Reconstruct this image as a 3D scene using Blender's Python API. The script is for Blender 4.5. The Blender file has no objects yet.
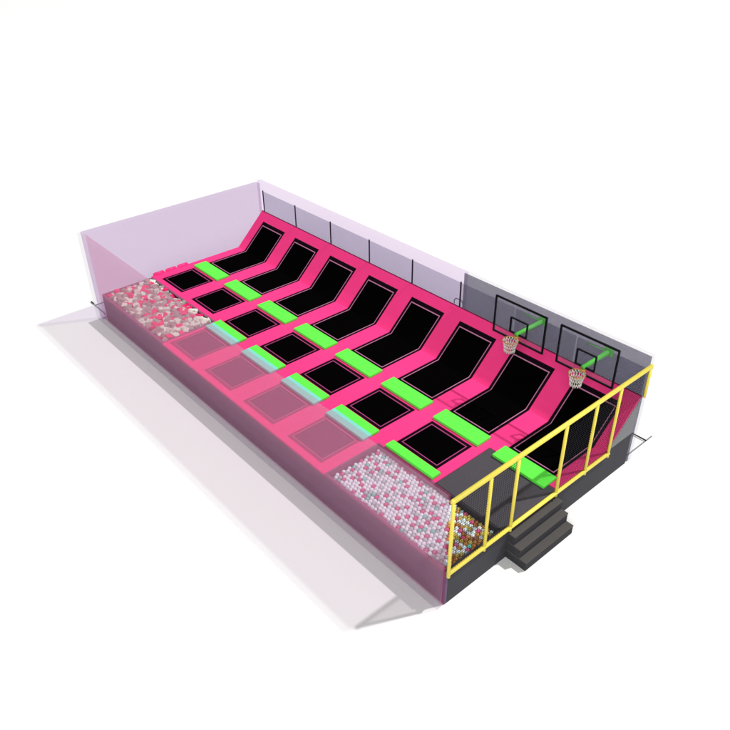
import bpy, bmesh, math, random
from mathutils import Vector, Matrix, Euler
random.seed(7)
U = 1.8                      # metres per court bay
scene = bpy.context.scene
COL = scene.collection

# ------------------------------------------------------------------ materials
def lin(c):
    c /= 255.0
    return c/12.92 if c <= .04045 else ((c+.055)/1.055)**2.4
def rgb(r, g, b): return (lin(r), lin(g), lin(b), 1)

def mat(name, col, rough=.6, spec=.3, var=.05, scale=6, bump=0.0, bscale=60, coat=0, metal=0):
    m = bpy.data.materials.new(name); m.use_nodes = True
    nt = m.node_tree; b = nt.nodes['Principled BSDF']
    b.inputs['Roughness'].default_value = rough
    b.inputs['Specular IOR Level'].default_value = spec
    b.inputs['Metallic'].default_value = metal
    b.inputs['Coat Weight'].default_value = coat
    tc = nt.nodes.new('ShaderNodeTexCoord')
    n = nt.nodes.new('ShaderNodeTexNoise'); n.inputs['Scale'].default_value = scale; n.inputs['Detail'].default_value = 4
    nt.links.new(tc.outputs['Object'], n.inputs['Vector'])
    mr = nt.nodes.new('ShaderNodeMapRange'); mr.inputs['To Min'].default_value = 1-var; mr.inputs['To Max'].default_value = 1+var
    mr.inputs['From Min'].default_value = .3; mr.inputs['From Max'].default_value = .7
    nt.links.new(n.outputs['Fac'], mr.inputs['Value'])
    mx = nt.nodes.new('ShaderNodeVectorMath'); mx.operation = 'SCALE'
    mx.inputs[0].default_value = col[:3]
    nt.links.new(mr.outputs['Result'], mx.inputs['Scale'])
    nt.links.new(mx.outputs['Vector'], b.inputs['Base Color'])
    if bump:
        n2 = nt.nodes.new('ShaderNodeTexNoise'); n2.inputs['Scale'].default_value = bscale; n2.inputs['Detail'].default_value = 3
        nt.links.new(tc.outputs['Object'], n2.inputs['Vector'])
        bp = nt.nodes.new('ShaderNodeBump'); bp.inputs['Strength'].default_value = bump; bp.inputs['Distance'].default_value = .01
        nt.links.new(n2.outputs['Fac'], bp.inputs['Height']); nt.links.new(bp.outputs['Normal'], b.inputs['Normal'])
    return m

def sheet(name, tint, milk, amount, gloss=.0):
    """clear tinted sheet: part of the light passes, part is scattered by the milky film"""
    m = bpy.data.materials.new(name); m.use_nodes = True
    nt = m.node_tree; nt.nodes.clear()
    out = nt.nodes.new('ShaderNodeOutputMaterial')
    t = nt.nodes.new('ShaderNodeBsdfTransparent'); t.inputs[0].default_value = (*tint, 1)
    d = nt.nodes.new('ShaderNodeBsdfDiffuse'); d.inputs[0].default_value = (*milk, 1)
    l = nt.nodes.new('ShaderNodeBsdfTranslucent'); l.inputs[0].default_value = (*milk, 1)
    dl = nt.nodes.new('ShaderNodeMixShader'); dl.inputs[0].default_value = .5
    nt.links.new(d.outputs[0], dl.inputs[1]); nt.links.new(l.outputs[0], dl.inputs[2])
    mx = nt.nodes.new('ShaderNodeMixShader'); mx.inputs[0].default_value = amount
    nt.links.new(t.outputs[0], mx.inputs[1]); nt.links.new(dl.outputs[0], mx.inputs[2])
    nt.links.new(mx.outputs[0], out.inputs['Surface'])
    return m

M = dict(
 floor=mat('white_floor', (.86, .86, .86, 1), .9, .0, .004, .5),
 pink=mat('pink_vinyl', (.96, .045, .245, 1), .45, .25, .02, 1.2, .05, 40),
 rim=mat('mauve_vinyl', rgb(150, 90, 120), .6, .2, .04),
 green=mat('green_vinyl', (.13, .93, .075, 1), .45, .25, .02, 2, .05, 40),
 armgreen=mat('dull_green_paint', (.09, .50, .06, 1), .5, .3, .03),
 blue=mat('tint_painted_green_vinyl', (.24, .76, .64, 1), .45, .25, .02, 2, .05, 40),  # green pad as seen through the front glass, tint painted into the colour
 bed=mat('black_bed_fabric', (.0015, .0012, .0014, 1), 1, .0, .3, 60),
 border=mat('black_spring_cover', (.008, .002, .006, 1), .8, .05, .2, 8),
 tintbed=mat('tint_painted_bed_fabric', rgb(134, 54, 90), .9, .0, .06, 60),  # front-row bed with the glass tint painted into its colour
 tintborder=mat('tint_painted_spring_cover', rgb(170, 50, 96), .8, .05, .06, 8),  # front-row cover, glass tint painted in likewise
 trim=mat('pink_piping', rgb(176, 74, 128), .6, .1, .05),
 trimfront=mat('rose_piping', rgb(214, 92, 146), .6, .1, .05),
 trimgrey=mat('pale_piping', rgb(196, 128, 162), .6, .1, .05),
 skirt=mat('charcoal_skirt_panel', rgb(66, 66, 71), .75, .15, .04, 1.5, .1, 120),
 skirtfront=mat('tint_painted_skirt_panel', rgb(112, 88, 114), .75, .15, .04, 1.5, .1, 120),  # charcoal skirt behind the front glass, tint painted into the colour
 carpet=mat('charcoal_carpet', rgb(82, 79, 84), .95, .05, .07, 45, .3, 250),
 step=mat('rubber_tread', rgb(86, 83, 82), .9, .08, .08, 60, .4, 220),
 stepside=mat('dark_riser', rgb(60, 59, 63), .85, .1, .05, 10, .1, 120),
 side=mat('grey_side_panel', rgb(124, 126, 128), .7, .2, .02, 2),
 yellow=mat('yellow_foam_tube', (.88, .74, .10, 1), .4, .35, .03, 5),
 wire=mat('black_net_cord', (.022, .022, .028, 1), .8, .1, .05),
 netwire=mat('grey_net_cord', rgb(92, 90, 112), .8, .1, .05),
 dark=mat('dark_steel', (.004, .004, .007, 1), .7, .1, .05),
 steel=mat('grey_steel', rgb(130, 132, 134), .5, .4, .05),
 seam=mat('dark_edge_strip', rgb(110, 30, 60), .6, .2, .05),
 rimor=mat('orange_hoop_paint', rgb(190, 140, 70), .45, .4, .05),
 cord=mat('pale_net_cord', rgb(214, 216, 206), .8, .1, .05),
 fgrey=mat('grey_foam', rgb(168, 162, 154), .95, .0, .08, 5, .3, 60),
 fwhite=mat('pale_foam', rgb(222, 234, 216), .95, .0, .05, 5, .3, 60),
 fpink=mat('pink_foam', (.93, .03, .17, 1), .9, .0, .05, 5, .3, 60),
 bwhite=mat('white_ball', (.84, .98, 1, 1), .3, .4, .01),
 bpink=mat('pink_ball', rgb(220, 92, 140), .3, .4, .03),
 bgrey=mat('silver_ball', rgb(176, 205, 205), .3, .4, .03),
 bteal=mat('teal_ball', rgb(110, 215, 200), .3, .4, .03),
 bpurple=mat('purple_ball', rgb(150, 96, 120), .3, .4, .03),
 borange=mat('orange_ball', rgb(196, 136, 66), .3, .4, .03),
 byellow=mat('yellow_ball', rgb(206, 190, 92), .3, .4, .03),
 lav=sheet('lavender_glass', (.915, .865, .935), (.80, .70, .86), .08),
 lavfront=sheet('lavender_front_glass', (.94, .935, .945), (.93, .89, .95), .08),
 lavleft=sheet('lavender_left_glass', (.84, .775, .865), (.72, .62, .80), .10),
 pinkfilm=sheet('pink_film', (.965, .925, .945), (1, .15, .46), .11),
 grey=sheet('grey_glass', (.55, .545, .59), (.46, .45, .50), .12),
 board=sheet('smoked_board', (.93, .93, .945), (.55, .56, .62), .05),
 netfilm=sheet('grey_netting_film', (.80, .80, .84), (.35, .35, .42), .08),
)

# ------------------------------------------------------------------ mesh helpers (court units -> metres)
class MB:
    def __init__(s): s.bm = bmesh.new(); s.mats = []
    def mi(s, m):
        if m not in s.mats: s.mats.append(m)
        return s.mats.index(m)
    def box(s, a, b, m, bevel=0, rot=None, at=None):
        c = [(a[i]+b[i])/2*U for i in range(3)]; d = [abs(b[i]-a[i])*U for i in range(3)]
        t = bmesh.new(); bmesh.ops.create_cube(t, size=1, matrix=Matrix.Diagonal((*d, 1)))
        if bevel: bmesh.ops.bevel(t, geom=t.edges[:], offset=bevel*U, segments=2, affect='EDGES', profile=.6)
        mx = Matrix.Translation(c)
        if rot: mx = mx @ Euler(rot).to_matrix().to_4x4()
        bmesh.ops.transform(t, matrix=mx, verts=t.verts[:])
        s.merge(t, m); return s
    def merge(s, t, m, smooth=False):
        i = s.mi(m); vm = {}
        for v in t.verts: vm[v] = s.bm.verts.new(v.co)
        for f in t.faces:
            try:
                g = s.bm.faces.new([vm[v] for v in f.verts]); g.material_index = i; g.smooth = smooth
            except ValueError: pass
        t.free()
    def tube(s, a, b, r, m, n=12, r2=None, caps=True):
        a = Vector(a)*U; b = Vector(b)*U; d = b-a
        t = bmesh.new()
        bmesh.ops.create_cone(t, cap_ends=caps, segments=n, radius1=r*U, radius2=(r if r2 is None else r2)*U, depth=d.length)
        q = d.to_track_quat('Z', 'Y').to_matrix().to_4x4()
        bmesh.ops.transform(t, matrix=Matrix.Translation((a+b)/2) @ q, verts=t.verts[:])
        s.merge(t, m, n > 4); return s
    def quad(s, pts, m):
        f = s.bm.faces.new([s.bm.verts.new(Vector(p)*U) for p in pts]); f.material_index = s.mi(m); return s
    def ball(s, c, r, m, sub=2):
        t = bmesh.new(); bmesh.ops.create_icosphere(t, subdivisions=sub, radius=r*U, matrix=Matrix.Translation(Vector(c)*U))
        s.merge(t, m, True); return s
    def build(s, name, parent=None, origin=None, recalc=False):
        if recalc: bmesh.ops.recalc_face_normals(s.bm, faces=s.bm.faces[:])
        me = bpy.data.meshes.new(name)
        off = Vector((0, 0, 0))
        if parent is not None: off = parent.matrix_basis.translation.copy(); p = parent.parent
        if parent is not None:
            p = parent.parent
            while p is not None: off = off + p.matrix_basis.translation; p = p.parent
        if origin is not None and parent is None: off = Vector(origin)*U
        bmesh.ops.translate(s.bm, vec=-off, verts=s.bm.verts[:])
        s.bm.to_mesh(me); s.bm.free()
        for m in s.mats: me.materials.append(M[m])
        o = bpy.data.objects.new(name, me); COL.objects.link(o)
        if parent is not None: o.parent = parent
        else: o.location = off
        return o

def tag(o, label, cat, group=None, kind=None):
    if label: o['label'] = label
    if cat: o['category'] = cat
    if group: o['group'] = group
    if kind: o['kind'] = kind
    return o
def thing(name, loc, label, cat, group=None):
    o = bpy.data.objects.new(name, None); COL.objects.link(o); o.location = Vector(loc)*U
    o.empty_display_size = .1
    return tag(o, label, cat, group)
def copy_thing(o, loc, label):
    c = o.copy(); COL.objects.link(c); c.location = Vector(loc)*U; c['label'] = label
    for ch in o.children:
        d = ch.copy(); COL.objects.link(d); d.parent = c
        for g in ch.children:
            e = g.copy(); COL.objects.link(e); e.parent = d
    return c

# ------------------------------------------------------------------ dimensions
GZ = -.503                   # floor
YF, YT, ZT = 2.757, 3.354, .561   # fold line, top of slope
SL = ZT/(YT-YF)
def zp(y): return 0 if y <= YF else (y-YF)*SL
def off(y, d):               # a point d above the mat surface
    if y < YF-1e-6: return (y, d)
    if abs(y-YF) < 1e-6:
        a = math.atan(SL)/2; return (y-d*math.tan(a), d)
    a = math.atan(SL); return (y-d*math.sin(a), zp(y)+d*math.cos(a))
A = .298                     # half width inside the piping
BO = .048                    # black border outside it
R1 = (.1446, .6769); R2 = (1.0932, 1.6128); R3 = (2.0249, 3.1739)

# ------------------------------------------------------------------ floor
g = MB(); g.quad([(-60, -40, GZ), (50, -40, GZ), (50, 90, GZ), (-60, 90, GZ)], 'floor')
tag(g.build('ground'), None, None, kind='structure')

# ------------------------------------------------------------------ base platform
base = thing('base_platform', (4, 1.7, GZ), 'long raised platform with charcoal skirt carrying the whole pink court', 'platform')
MB().box((0, -.0, GZ), (8, .03, -.035), 'skirtfront').build('skirt_panel', base)['label'] = 'charcoal skirt panel along the front, mauve glass tint painted on'
MB().box((7.965, .032, GZ), (8, YT-.002, -.012), 'skirt').build('skirt_panel', base)
MB().box((-.0, .032, GZ), (.03, YT-.002, -.035), 'skirt').build('skirt_panel', base)
MB().box((.032, YT-.03, GZ), (7.963, YT, -.035), 'skirt').build('skirt_panel', base)
# wedge side panels under the slope
for x0, x1 in ((7.972, 7.996), (.0, .024)):
    b = MB(); bm = b.bm; i = b.mi('side')
    prof = [(YF+.03, -.010), (YT, -.010), (YT, ZT-.03)]
    vs = [[bm.verts.new(Vector((x, y, z))*U) for y, z in prof] for x in (x0, x1)]
    bm.faces.new(vs[0]); bm.faces.new(vs[1][::-1])
    for k in range(3): bm.faces.new([vs[0][k], vs[1][k], vs[1][(k+1) % 3], vs[0][(k+1) % 3]])
    b.build('slope_side_panel', base, recalc=True)

# ------------------------------------------------------------------ pink matting with openings
def slab(xs, ys, keep, m, d0, d1):
    b = MB(); bm = b.bm; mi = b.mi(m); V = {}
    def v(i, j, d):
        k = (i, j, d)
        if k not in V:
            y, z = off(ys[j], d); V[k] = bm.verts.new(Vector((xs[i], y, z))*U)
        return V[k]
    K = {(i, j) for i in range(len(xs)-1) for j in range(len(ys)-1) if keep((xs[i]+xs[i+1])/2, (ys[j]+ys[j+1])/2)}
    for i, j in K:
        bm.faces.new([v(i, j, d1), v(i+1, j, d1), v(i+1, j+1, d1), v(i, j+1, d1)]).material_index = mi
        bm.faces.new([v(i, j, d0), v(i, j+1, d0), v(i+1, j+1, d0), v(i+1, j, d0)]).material_index = mi
        for di, dj, p, q in ((-1, 0, (i, j+1), (i, j)), (1, 0, (i+1, j), (i+1, j+1)), (0, -1, (i, j), (i+1, j)), (0, 1, (i+1, j+1), (i, j+1))):
            if (i+di, j+dj) not in K:
                bm.faces.new([v(*p, d1), v(*p, d0), v(*q, d0), v(*q, d1)][::1]).material_index = mi
    return b
def row_hole(c, r): return (c-.5-A-BO, c-.5+A+BO, r[0]-BO*1.15, r[1]+BO*1.15)
holes = [row_hole(c, R1) for c in (3, 4, 5, 6)]
holes += [row_hole(c, R2) for c in range(1, 8)]
holes += [row_hole(c, R3) for c in range(1, 9)]
FP = (.0, 2.10, 0, .945); BP = (6.02, 8.01, 0, .862); CP = (7.0, 8.01, .862, 1.812)
holes += [FP, BP, CP]
xs = sorted({round(v, 5) for h in holes for v in h[:2] if v <= 8} | {-.05, 0, 8})
ys = sorted({round(v, 5) for h in holes for v in h[2:]} | {0, YF, YT})
def keep(x, y):
    if x < 0: return y > .945
    return not any(h[0] < x < h[1] and h[2] < y < h[3] for h in holes)
pad = slab(xs, ys, keep, 'pink', -.03, 0).build('pink_matting', recalc=True)
tag(pad, 'bright pink padded matting around all trampolines, rising into a slope at the back', 'padding')
# rolled bolsters on the left edge
for k, y in enumerate((1.10, 1.34, 1.575)):
    b = MB(); b.tube((-.065, y-.075, .0), (-.065, y+.075, .0), .036, 'pink', 14)
    b.ball((-.065, y-.075, .0), .036, 'pink'); b.ball((-.065, y+.075, .0), .036, 'pink')
    b.build('edge_bolster', pad)
# dark seam strip along the top of the slope
y, z = YT, ZT
MB().box((-.05, y+.001, z-.03), (8, y+.014, z+.008), 'seam').build('top_edge_strip', pad)
# thin shadow gap lines where mats butt together at the fold, right of each bay
# ------------------------------------------------------------------ trampolines
def ring(xa, xb, prof, w, d, th, m):
    """frame of width w following a list of y stations"""
    b = MB(); ys = [prof[0], prof[0]+w] + [p for p in prof[1:-1]] + [prof[-1]-w, prof[-1]]
    xs_ = [xa, xa+w, xb-w, xb]
    s = slab(xs_, ys, lambda x, y: x < xa+w or x > xb-w or y < prof[0]+w or y > prof[-1]-w, m, d-th, d)
    return s
def trampoline(c, r, label, group, mauve=False):  # mauve: paint the front glass tint into bed and cover
    bent = r is R3; st = [r[0], YF, r[1]] if bent else list(r)
    cx = c-.5
    t = thing('bent_trampoline' if bent else 'square_trampoline', (cx, (r[0]+r[1])/2 if not bent else 2.4, -.02), label, 'trampoline', group)
    o = BO; st2 = [st[0]-o*1.1]+st[1:-1]+[st[-1]+o*1.1]
    ring(cx-A-o+.0015, cx+A+o-.0015, st2, o+.006, -.006, .02, 'tintborder' if mauve else 'border').build('spring_cover', t, recalc=True)
    slab([cx-A-.001, cx+A+.001], [st[0]-.001]+st[1:-1]+[st[-1]+.001], lambda x, y: True, 'tintbed' if mauve else 'bed', -.022, -.013).build('jumping_bed', t, recalc=True)
    w = .011
    b = ring(cx-A-w/2, cx+A+w/2, [st[0]-w/2]+st[1:-1]+[st[-1]+w/2], w, -.0015, .008, 'trimgrey' if bent else 'trimfront' if mauve else 'trim').build('piping', t, recalc=True)
    return t
ordn = ['first', 'second', 'third', 'fourth', 'fifth', 'sixth', 'seventh', 'eighth']
for i, c in enumerate((3, 4, 5, 6)):
    where = {3: 'nearest the foam-block pit', 4: 'second from the foam-block pit', 5: 'second from the ball pit', 6: 'beside the ball pit'}[c]
    trampoline(c, R1, f'square trampoline behind the pink front glass, mauve glass tint painted on, {where}', 'square trampolines in the front row', True)
r2n = ['farthest left, between the left glass wall and the foam-block pit corner', 'second from the left end', 'third from the left end', 'fourth from the left end, in the centre', 'fifth from the left end', 'sixth from the left end', 'nearest the charcoal carpeted entrance']
for c in range(1, 8):
    trampoline(c, R2, f'small square black trampoline in the middle row, {r2n[c-1]}'.replace('farthest left, between the left glass wall and the foam-block pit corner', 'at its far left end'), 'square trampolines in the middle row')
for c in range(1, 9):
    lab = {1: 'bent black trampoline running up the slope, nearest the left glass wall', 7: 'bent black trampoline under the left one of the two basketball hoops',
           8: 'bent black trampoline under the right basketball hoop, behind the yellow railing'}.get(c, f'bent black trampoline running up the pink slope, {ordn[c-1]} from the left end')
    trampoline(c, R3, lab, 'bent trampolines running up the slope')

# ------------------------------------------------------------------ green dividers
def divider(x0, x1, y0, y1, label, group, two=False, z1=.040):
    b = MB(); b.box((x0, y0, .001), (x1, y1, z1), 'green', .008)
    if two:
        for f in b.bm.faces: pass
        i = b.mi('blue'); ym = (y0+(y1-y0)*.52)*U
        geo = b.bm.verts[:]+b.bm.edges[:]+b.bm.faces[:]
        bmesh.ops.remove_doubles(b.bm, verts=b.bm.verts[:], dist=1e-5)
        bmesh.ops.bisect_plane(b.bm, geom=b.bm.verts[:]+b.bm.edges[:]+b.bm.faces[:], plane_co=(0, ym, 0), plane_no=(0, 1, 0))
        for f in b.bm.faces:
            if f.calc_center_median().y < ym: f.material_index = i  # front half recoloured to imitate the view through the glass
    for f in b.bm.faces: f.smooth = False
    o = b.build('foam_divider', origin=((x0+x1)/2, (y0+y1)/2, 0))
    return tag(o, label, 'foam pad', group)
for c in (3, 4, 5, 6):
    where = {3: 'nearest the foam-block pit', 4: 'second from the foam-block pit', 5: 'third from the foam-block pit', 6: 'closest to the ball pit'}[c]
    divider(c-1+.14, c-.12, .725, 1.0, f'green foam pad with pale blue glass tint painted on its front half, {where}', 'front-row foam pads with painted glass tint', True)
divider(6.14, 6.95, .864, 1.0, 'narrow green foam pad along the back edge of the ball pit', 'green foam pads', z1=.045)
for c in range(1, 9):
    lab = {8: 'green foam pad at the back of the charcoal carpet, partly behind the yellow railing', 1: 'green foam pad in front of the leftmost bent trampoline',
           7: 'green foam pad touching the back left corner of the charcoal carpet'}.get(c, f'green foam pad in front of the {ordn[c-1]} bent trampoline from the left')
    divider(c-1+.13, c-.10, 1.70, 1.945, lab, 'green foam pads')

# ------------------------------------------------------------------ foam-block pit
pit = thing('foam_pit', (1.05, .47, -.25), 'mauve-rimmed pit at the left end filled with loose foam blocks', 'foam pit')
b = MB()
b.box((.0, .031, -.03), (.035, .944, .004), 'rim'); b.box((.0, -.0, -.03), (2.099, .03, .004), 'rim')
b.box((.036, .912, -.03), (2.099, .944, .004), 'rim'); b.box((2.068, .031, -.03), (2.099, .911, .004), 'rim')
b.build('rim', pit)
b = MB(); b.box((.032, .032, -.28), (.036, .94, -.031), 'rim'); b.box((2.094, .032, -.28), (2.098, .94, -.031), 'rim'); b.box((.0362, .9402, -.28), (2.0938, .9442, -.031), 'rim'); b.build('wall', pit)
b = MB(); b.box((.031, .031, -.30), (2.098, .944, -.281), 'rim')
b.build('pit_floor', pit)
cols = ['fgrey']*10 + ['fwhite']*8 + ['fpink']*4
names = dict(fgrey=('dull grey-mauve', 'grey'), fwhite=('pale whitish green', 'pale'), fpink=('bright pink', 'pink'))
protos = {}
for m in ('fgrey', 'fwhite', 'fpink'):
    for s in range(3):
        dims = [(.052, .040, .04), (.075, .034, .034), (.042, .042, .042)][s]
        b = MB(); b.box([-v/1 for v in dims], dims, m, .013)
        protos[m, s] = b.build('foam_block')
first = set()
def place(proto_dict, key, loc, rot, label, cat, group):
    p = proto_dict[key]
    if key in first: o = p.copy(); COL.objects.link(o)
    else: o = p; first.add(key)
    o.location = Vector(loc)*U; o.rotation_euler = rot
    return tag(o, label, cat, group)
n = 0
nx, ny = 26, 11
for lay in range(1):
    for i in range(nx):
        for j in range(ny):
            x = .06+(i+.5)/nx*1.98+random.uniform(-.03, .03); y = .06+(j+.5)/ny*.83+random.uniform(-.03, .03)
            x = min(max(x, .10), 2.0); y = min(max(y, .10), .855)
            m = random.choice(cols)
            place(protos, (m, random.choice((0, 0, 1, 1, 2))), (x, y, random.uniform(-.05, .005)),
                  (random.uniform(-.5, .5), random.uniform(-.5, .5), random.uniform(0, 3.1)),
                  f'{names[m][0]} foam block lying loose in the left-hand pit', 'foam block', f'{names[m][1]} foam blocks in the left pit')
# lower layer of blocks under the gaps belongs to the same heap
b = MB()
for i in range(22):
    for j in range(10):
        x = .1+i/21*1.88; y = .1+j/9*.75
        t = .045
        b.box((x-t, y-t, -.14), (x+t, y+t, -.055), random.choice(cols), 0, (random.uniform(-.3, .3), random.uniform(-.3, .3), random.uniform(0, 1.5)))
b.build('buried_filling', pit)['kind'] = 'stuff'

# ------------------------------------------------------------------ ball pit
bp = thing('ball_pit', (7, .43, -.25), 'sunken ball pit in the near corner with mauve walls, filled with white and pink balls', 'ball pit')
MB().box((6.022, .0, -.03), (7.963, .03, .002), 'rim').build('rim', bp)
b = MB(); b.box((6.022, .031, -.34), (6.04, .861, -.001), 'rim'); b.box((6.041, .842, -.34), (7.0, .861, -.001), 'rim')
b.box((7.001, .842, -.34), (7.963, .861, -.004), 'stepside'); b.build('wall', bp)
MB().box((6.04, .031, -.36), (7.963, .861, -.345), 'rim').build('pit_floor', bp)
R = .0265
bprot = {}
binfo = dict(bwhite='white', bpink='pink', bgrey='silver grey', bteal='pale teal', borange='orange', bpurple='purple', byellow='yellow')
for m in binfo:
    b = MB(); b.ball((0, 0, 0), R, m, 2); bprot[m] = b.build('pit_ball')
spots = []
dx, dy = R*2.03, R*1.78
j = 0; y = .035+R
while y < .842-R*.9:
    x = 6.045+R+(R if j % 2 else 0)
    while x < 7.963-R*.9:
        spots.append((x+random.uniform(-.0015, .0015), y+random.uniform(-.0015, .0015), -.085+random.uniform(-.007, .007)))
        x += dx
    y += dy; j += 1
CAM = Vector((11.3692, -3.9404, 5.9188))
spots.sort(key=lambda s: (Vector(s)-CAM).length)
def ballmat(s):
    r = random.random()
    if s[0] > 7.25 and s[1] > .85*(8-s[0])/.76 and r > .45: return random.choice(('borange', 'byellow', 'borange', 'borange', 'byellow', 'bpink'))
    r = random.random()
    return 'bwhite' if r < .54 else 'bpink' if r < .79 else 'bgrey' if r < .955 else 'bteal'
left = []; pinks = []
for k, s in enumerate(spots):
    m = ballmat(s)
    if m == 'bpink':
        if any((Vector(s)-Vector(q)).length < R*2.4 for q in pinks) and random.random() < .85: m = 'bwhite'
        else: pinks.append(s)
    if k < 300: place(bprot, m, s, (0, 0, 0), f'{binfo[m]} plastic ball in the ball pit by the yellow railing', 'ball', f'{binfo[m]} balls in the near half of the pit')
    else: left.append((s, m))
b = MB()
for s, m in left: b.ball(s, R, m, 2)
for f in b.bm.faces: f.smooth = True
tag(b.build('pit_balls'), 'mass of small white, pink and grey balls in the far half of the ball pit', 'balls', kind='stuff')
b = MB()
for s in spots:
    b.ball((s[0]+R, s[1]+R*.6, s[2]-R*1.4), R, 'bgrey' if random.random() < .5 else 'bpink', 1)
b.build('buried_filling', bp)['kind'] = 'stuff'

for dd in (protos, bprot):          # drop sizes or colours the pits did not use
    for key, o in dd.items():
        if key not in first: bpy.data.objects.remove(o)
# ------------------------------------------------------------------ carpeted entrance, steps
b = MB(); b.box((7.004, .866, -.03), (7.995, 1.808, -.002), 'carpet', .004)
tag(b.build('entrance_mat', origin=(7.5, 1.33, -.03)), 'square charcoal carpeted floor inside the entrance above the steps', 'mat')
st = thing('entrance_steps', (8.15, 1.4, GZ), 'three charcoal steps leading up to the yellow railing', 'steps')
for k in range(3):
    x1 = 8.282-.0935*k; z1 = GZ+.126*(k+1)
    zb = GZ+.126*k if k else GZ
    b = MB(); b.box((8.002, .985, zb+.001), (x1-.004, 1.83, z1-.014), 'stepside'); b.box((8.002, .980, z1-.014), (x1, 1.835, z1), 'step', .003)
    b.build('step', st)

# ------------------------------------------------------------------ yellow railing at the near end
XF = 8.022; ZR = .985
rail = thing('yellow_railing', (XF, 1.7, 0), 'yellow tube railing with black netting across the near end of the court', 'railing')
MB().tube((XF, -.0, ZR), (XF, 3.405, ZR), .027, 'yellow', 16).ball((XF, 0, ZR), .027, 'yellow', 3).ball((XF, 3.405, ZR), .027, 'yellow', 3).build('top_rail', rail)
MB().tube((XF, .0, -.012), (XF, 2.8, -.012), .024, 'yellow', 16).ball((XF, 2.8, -.012), .024, 'yellow', 3).build('bottom_rail', rail)
for y in (.008, .548, .969, 1.771, 2.325, 2.796):
    MB().tube((XF, y, -.062), (XF, y, ZR), .0195, 'yellow', 14).build('post', rail)
MB().tube((XF, 3.40, ZT-.02), (XF, 3.40, ZR), .0195, 'yellow', 14).build('post', rail)
def netpanel(x, y0, y1, zb, z1, sp, r, m):
    """square netting in the plane x; zb(y) is its lower edge"""
    b = MB()
    n = round((y1-y0)/sp)
    for k in range(1, n):
        y = y0+(y1-y0)*k/n; b.tube((x, y, zb(y)), (x, y, z1), r, m, 4, caps=False)
    z = z1-sp
    zlow = min(zb(y0), zb(y1))
    while z > zlow+.01:
        ya = y0; yb = y1
        while yb > ya and zb(yb) > z: yb -= .005
        if yb-ya > .01: b.tube((x, ya, z), (x, yb, z), r, m, 4, caps=False)
        z -= sp
    return b
flat = lambda y: .0
for y0, y1 in ((.0, .548), (.548, .969), (1.771, 2.325), (2.325, 2.796)):
    netpanel(XF-.004, y0, y1, flat, ZR, .034, .0019, 'wire').build('netting', rail)
netpanel(XF-.004, 2.796, 3.40, lambda y: zp(min(y, YT)), ZR, .034, .0019, 'wire').build('netting', rail)

# ------------------------------------------------------------------ net fence on top of the slope
nf = thing('net_fence', (4, YT+.02, ZT), 'low grey net fence with thin black posts along the top of the slope', 'fence')
for k in range(6):
    MB().box((k-.008, YT+.015, ZT-.02), (k+.008, YT+.031, .965), 'dark').build('post', nf)
for k in range(8):
    x0, x1 = k+.010, k+.990
    b = MB(); b.box((x0, YT+.018, ZT), (x1, YT+.021, .955), 'netfilm')
    z0, z1 = ZT, .955
    if k >= 6:
        H = z1-z0; q = x0-H
        while q < x1:
            for sgn in (1, -1):
                a, c_ = (q, q+H) if sgn > 0 else (q+H, q)
                # clip to the panel
                def at(x): return z0+(x-a)/(c_-a)*H
                lo, hi = max(min(a, c_), x0), min(max(a, c_), x1)
                if hi-lo > .01: b.tube((lo, YT+.015, at(lo)), (hi, YT+.015, at(hi)), .0020, 'netwire', 4, caps=False)
            q += .040
    b.build('netting', nf)

# ------------------------------------------------------------------ transparent walls
W0, W1, HT, HB = -.205, -.12, 1.078, 1.108
fw = thing('front_glass_wall', (4, -.08, GZ), 'long clear glass wall with pink film along the front of the court', 'glass wall')
MB().box((W0, -.105, GZ+.001), (8, -.045, HT), 'lavfront').build('glass_slab', fw)
MB().box((-.075, -.020, GZ+.001), (8, -.016, HT-.003), 'pinkfilm').build('pink_film', fw)
b = MB(); b.box((W0, -.043, GZ+.001), (W1+.03, 3.38, HT+.005), 'lavleft')
tag(b.build('left_glass_wall', origin=(W0, 1.7, GZ)), 'pale lavender glass wall across the far left end of the court', 'glass wall')
b = MB(); b.box((W0, 3.40, GZ+.001), (5.03, 3.48, HB), 'lav')
tag(b.build('back_glass_wall', origin=(2.5, 3.4, GZ)), 'pale lavender glass wall behind the six left bent trampolines', 'glass wall')
gw = thing('back_grey_wall', (6.5, 3.44, GZ), 'smoked grey glass wall behind the two basketball hoops', 'glass wall')
MB().box((5.032, 3.40, GZ+.001), (7.998, 3.412, HB), 'grey').build('grey_pane', gw)
MB().box((5.032, 3.414, GZ+.001), (8.003, 3.48, HB+.004), 'lavfront').build('clear_pane', gw)

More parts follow.
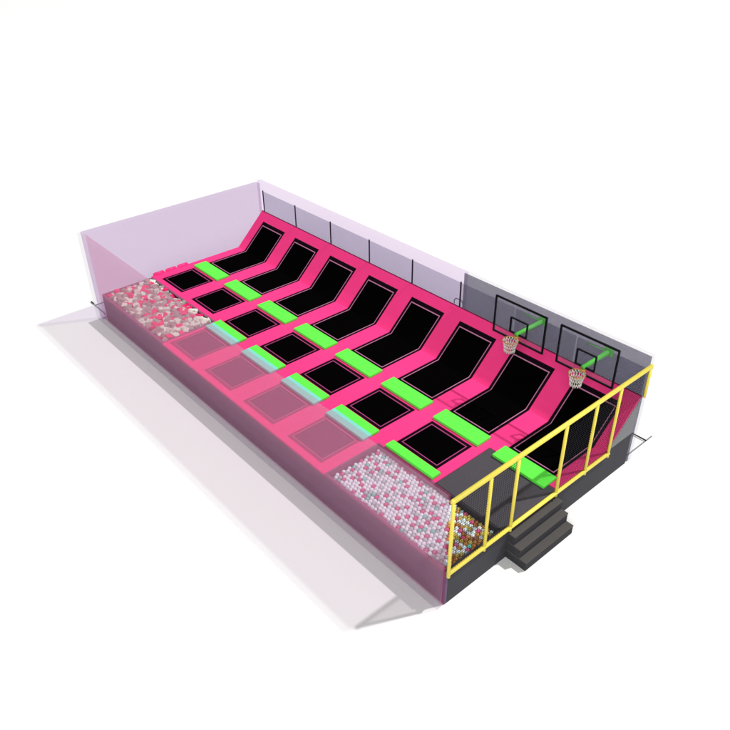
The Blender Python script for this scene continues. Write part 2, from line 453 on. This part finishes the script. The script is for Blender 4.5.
# ------------------------------------------------------------------ basketball hoops
def hoop(cx, label):
    yb = 2.83; z0, z1 = .862, 1.372; w = .394
    h = thing('basketball_hoop', (cx, 3.3, .95), label, 'basketball hoop', 'basketball hoops')
    s = .13; za, zc = .962, 1.165
    b = MB()
    b.box((cx-w, yb, z0), (cx-s, yb+.012, z1), 'board'); b.box((cx+s, yb, z0), (cx+w, yb+.012, z1), 'board')
    b.box((cx-s, yb, z0), (cx+s, yb+.012, za), 'board'); b.box((cx-s, yb, zc), (cx+s, yb+.012, z1), 'board')
    b.build('backboard', h)
    def fr(xa, xb, zl, zh, t, nm):
        b = MB()
        b.box((xa-t, yb-.006, zl-t), (xa+t, yb+.018, zh+t), 'dark'); b.box((xb-t, yb-.006, zl-t), (xb+t, yb+.018, zh+t), 'dark')
        b.box((xa+t, yb-.0059, zh-t), (xb-t, yb+.0179, zh+t), 'dark'); b.box((xa+t, yb-.0059, zl-t), (xb-t, yb+.0179, zl+t), 'dark')
        return b.build(nm, h)
    fr(cx-w, cx+w, z0, z1, .009, 'board_frame'); fr(cx-s, cx+s, za, zc, .007, 'target_square')
    MB().tube((cx-.01, yb-.02, .965), (cx-.01, 3.36, .95), 0.028, 'armgreen', 14, .034).build('support_arm', h)
    MB().tube((cx-.32, 3.335, .955), (cx+.03, 3.335, .955), 0.008, 'armgreen', 8).build('cross_bar', h)
    MB().box((cx-.07, 3.345, .90), (cx+.05, 3.372, 1.00), 'armgreen', .004).build('wall_plate', h)
    # rim and net
    rc = Vector((cx, yb-.135, .935)); rr = .098
    b = MB(); N = 28
    for i in range(N):
        a0, a1 = 2*math.pi*i/N, 2*math.pi*(i+1)/N
        b.tube(rc+Vector((rr*math.cos(a0), rr*math.sin(a0), 0)), rc+Vector((rr*math.cos(a1), rr*math.sin(a1), 0)), .0065, 'rimor', 8)
    b.box((cx-.03, yb-.05, .925), (cx+.03, yb-.007, .945), 'rimor')
    b.build('rim', h)
    b = MB(); N = 16
    lv = [(rr, 0), (rr*.84, -.055), (rr*.72, -.11), (rr*.70, -.165)]
    for L in range(3):
        for i in range(N):
            for d in (-1, 1):
                a0 = 2*math.pi*(i+.5*(L % 2))/N; a1 = a0+d*math.pi/N
                p = rc+Vector((lv[L][0]*math.cos(a0), lv[L][0]*math.sin(a0), lv[L][1])); q = rc+Vector((lv[L+1][0]*math.cos(a1), lv[L+1][0]*math.sin(a1), lv[L+1][1]))
                b.tube(p, q, .0048, 'cord', 5)
    b.build('net', h)
hoop(6.478, 'basketball hoop with clear black-framed backboard, the one nearer the middle of the back wall')
hoop(7.485, 'basketball hoop with clear black-framed backboard, the one nearer the yellow railing')

# ------------------------------------------------------------------ floor frame bars sticking out
b = MB(); b.box((-.80, .054, GZ+.002), (-.21, .066, GZ+.014), 'steel'); b.box((-.655, .067, GZ+.002), (-.643, .30, GZ+.014), 'steel'); b.box((-.81, .05, GZ+.015), (-.70, .07, GZ+.026), 'dark')
tag(b.build('floor_bar', origin=(-.6, .1, GZ)), 'thin dark metal bar on the floor outside the far left corner', 'metal bar')
b = MB(); b.box((7.929, 3.483, GZ+.002), (7.942, 4.09, GZ+.014), 'steel'); b.box((7.72, 3.93, GZ+.015), (7.945, 3.945, GZ+.027), 'dark')
tag(b.build('floor_bar', origin=(7.9, 3.8, GZ)), 'thin grey metal bar with dark cross piece on the floor beyond the right end', 'metal bar')
# small arched handle on the back wall where glass turns grey
b = MB(); pts = [(4.90+.13*(1-math.cos(a))/2*1.0-.0, 3.395, .60+.10*math.sin(a)) for a in [math.pi*i/10 for i in range(11)]]
pts = [(4.88, 3.39, .56), (4.88, 3.39, .62), (4.91, 3.39, .66), (5.02, 3.39, .66), (5.05, 3.39, .62), (5.05, 3.39, .56)]
for p, q in zip(pts, pts[1:]): b.tube(p, q, .007, 'steel', 8)
tag(b.build('arched_handle', origin=(4.96, 3.39, .6)), 'small grey arched handle behind the last thin black fence post', 'handle')

# ------------------------------------------------------------------ light
w = bpy.data.worlds.new('World'); scene.world = w; w.use_nodes = True
w.node_tree.nodes['Background'].inputs[0].default_value = (1, 1, 1.02, 1)
w.node_tree.nodes['Background'].inputs[1].default_value = .275
d = Vector((-.29, -.57, -1)).normalized()
L = bpy.data.lights.new('studio_key', 'SPOT'); dist = 600
L.spot_size = math.radians(40); L.spot_blend = .1; L.shadow_soft_size = 8
L.energy = 2.65 * 4*math.pi * dist**2
L.color = (1, .99, .97)
lo = bpy.data.objects.new('studio_key', L); COL.objects.link(lo)
lo.location = Vector((4, 1.7, 0))*U - d*dist
lo.rotation_euler = d.to_track_quat('-Z', 'Y').to_euler()

F = bpy.data.lights.new('studio_fill', 'SPOT'); fd = Vector((-.42, .70, -.58)).normalized()
F.spot_size = math.radians(40); F.spot_blend = .3; F.shadow_soft_size = 125; F.energy = 1.6 * 4*math.pi * 700**2
fo = bpy.data.objects.new('studio_fill', F); COL.objects.link(fo); fo.location = Vector((4, 1.7, 0))*U - fd*700
fo.rotation_euler = fd.to_track_quat('-Z', 'Y').to_euler()

# ------------------------------------------------------------------ camera
cam = bpy.data.cameras.new('camera'); co = bpy.data.objects.new('camera', cam); COL.objects.link(co)
co.location = CAM*U; co.rotation_mode = 'XYZ'; co.rotation_euler = (.9853, .0116, .8533)
cam.sensor_width = 36; cam.lens = 36*746.87/730; cam.clip_end = 1000
scene.camera = co
scene.view_settings.view_transform = 'Standard'; scene.view_settings.look = 'None'
scene.render.engine = 'CYCLES'
scene.cycles.use_denoising = True; scene.cycles.denoising_prefilter = 'ACCURATE'; scene.cycles.use_adaptive_sampling = False; scene.cycles.denoising_input_passes = 'RGB'
scene.cycles.transparent_max_bounces = 32; scene.cycles.max_bounces = 8
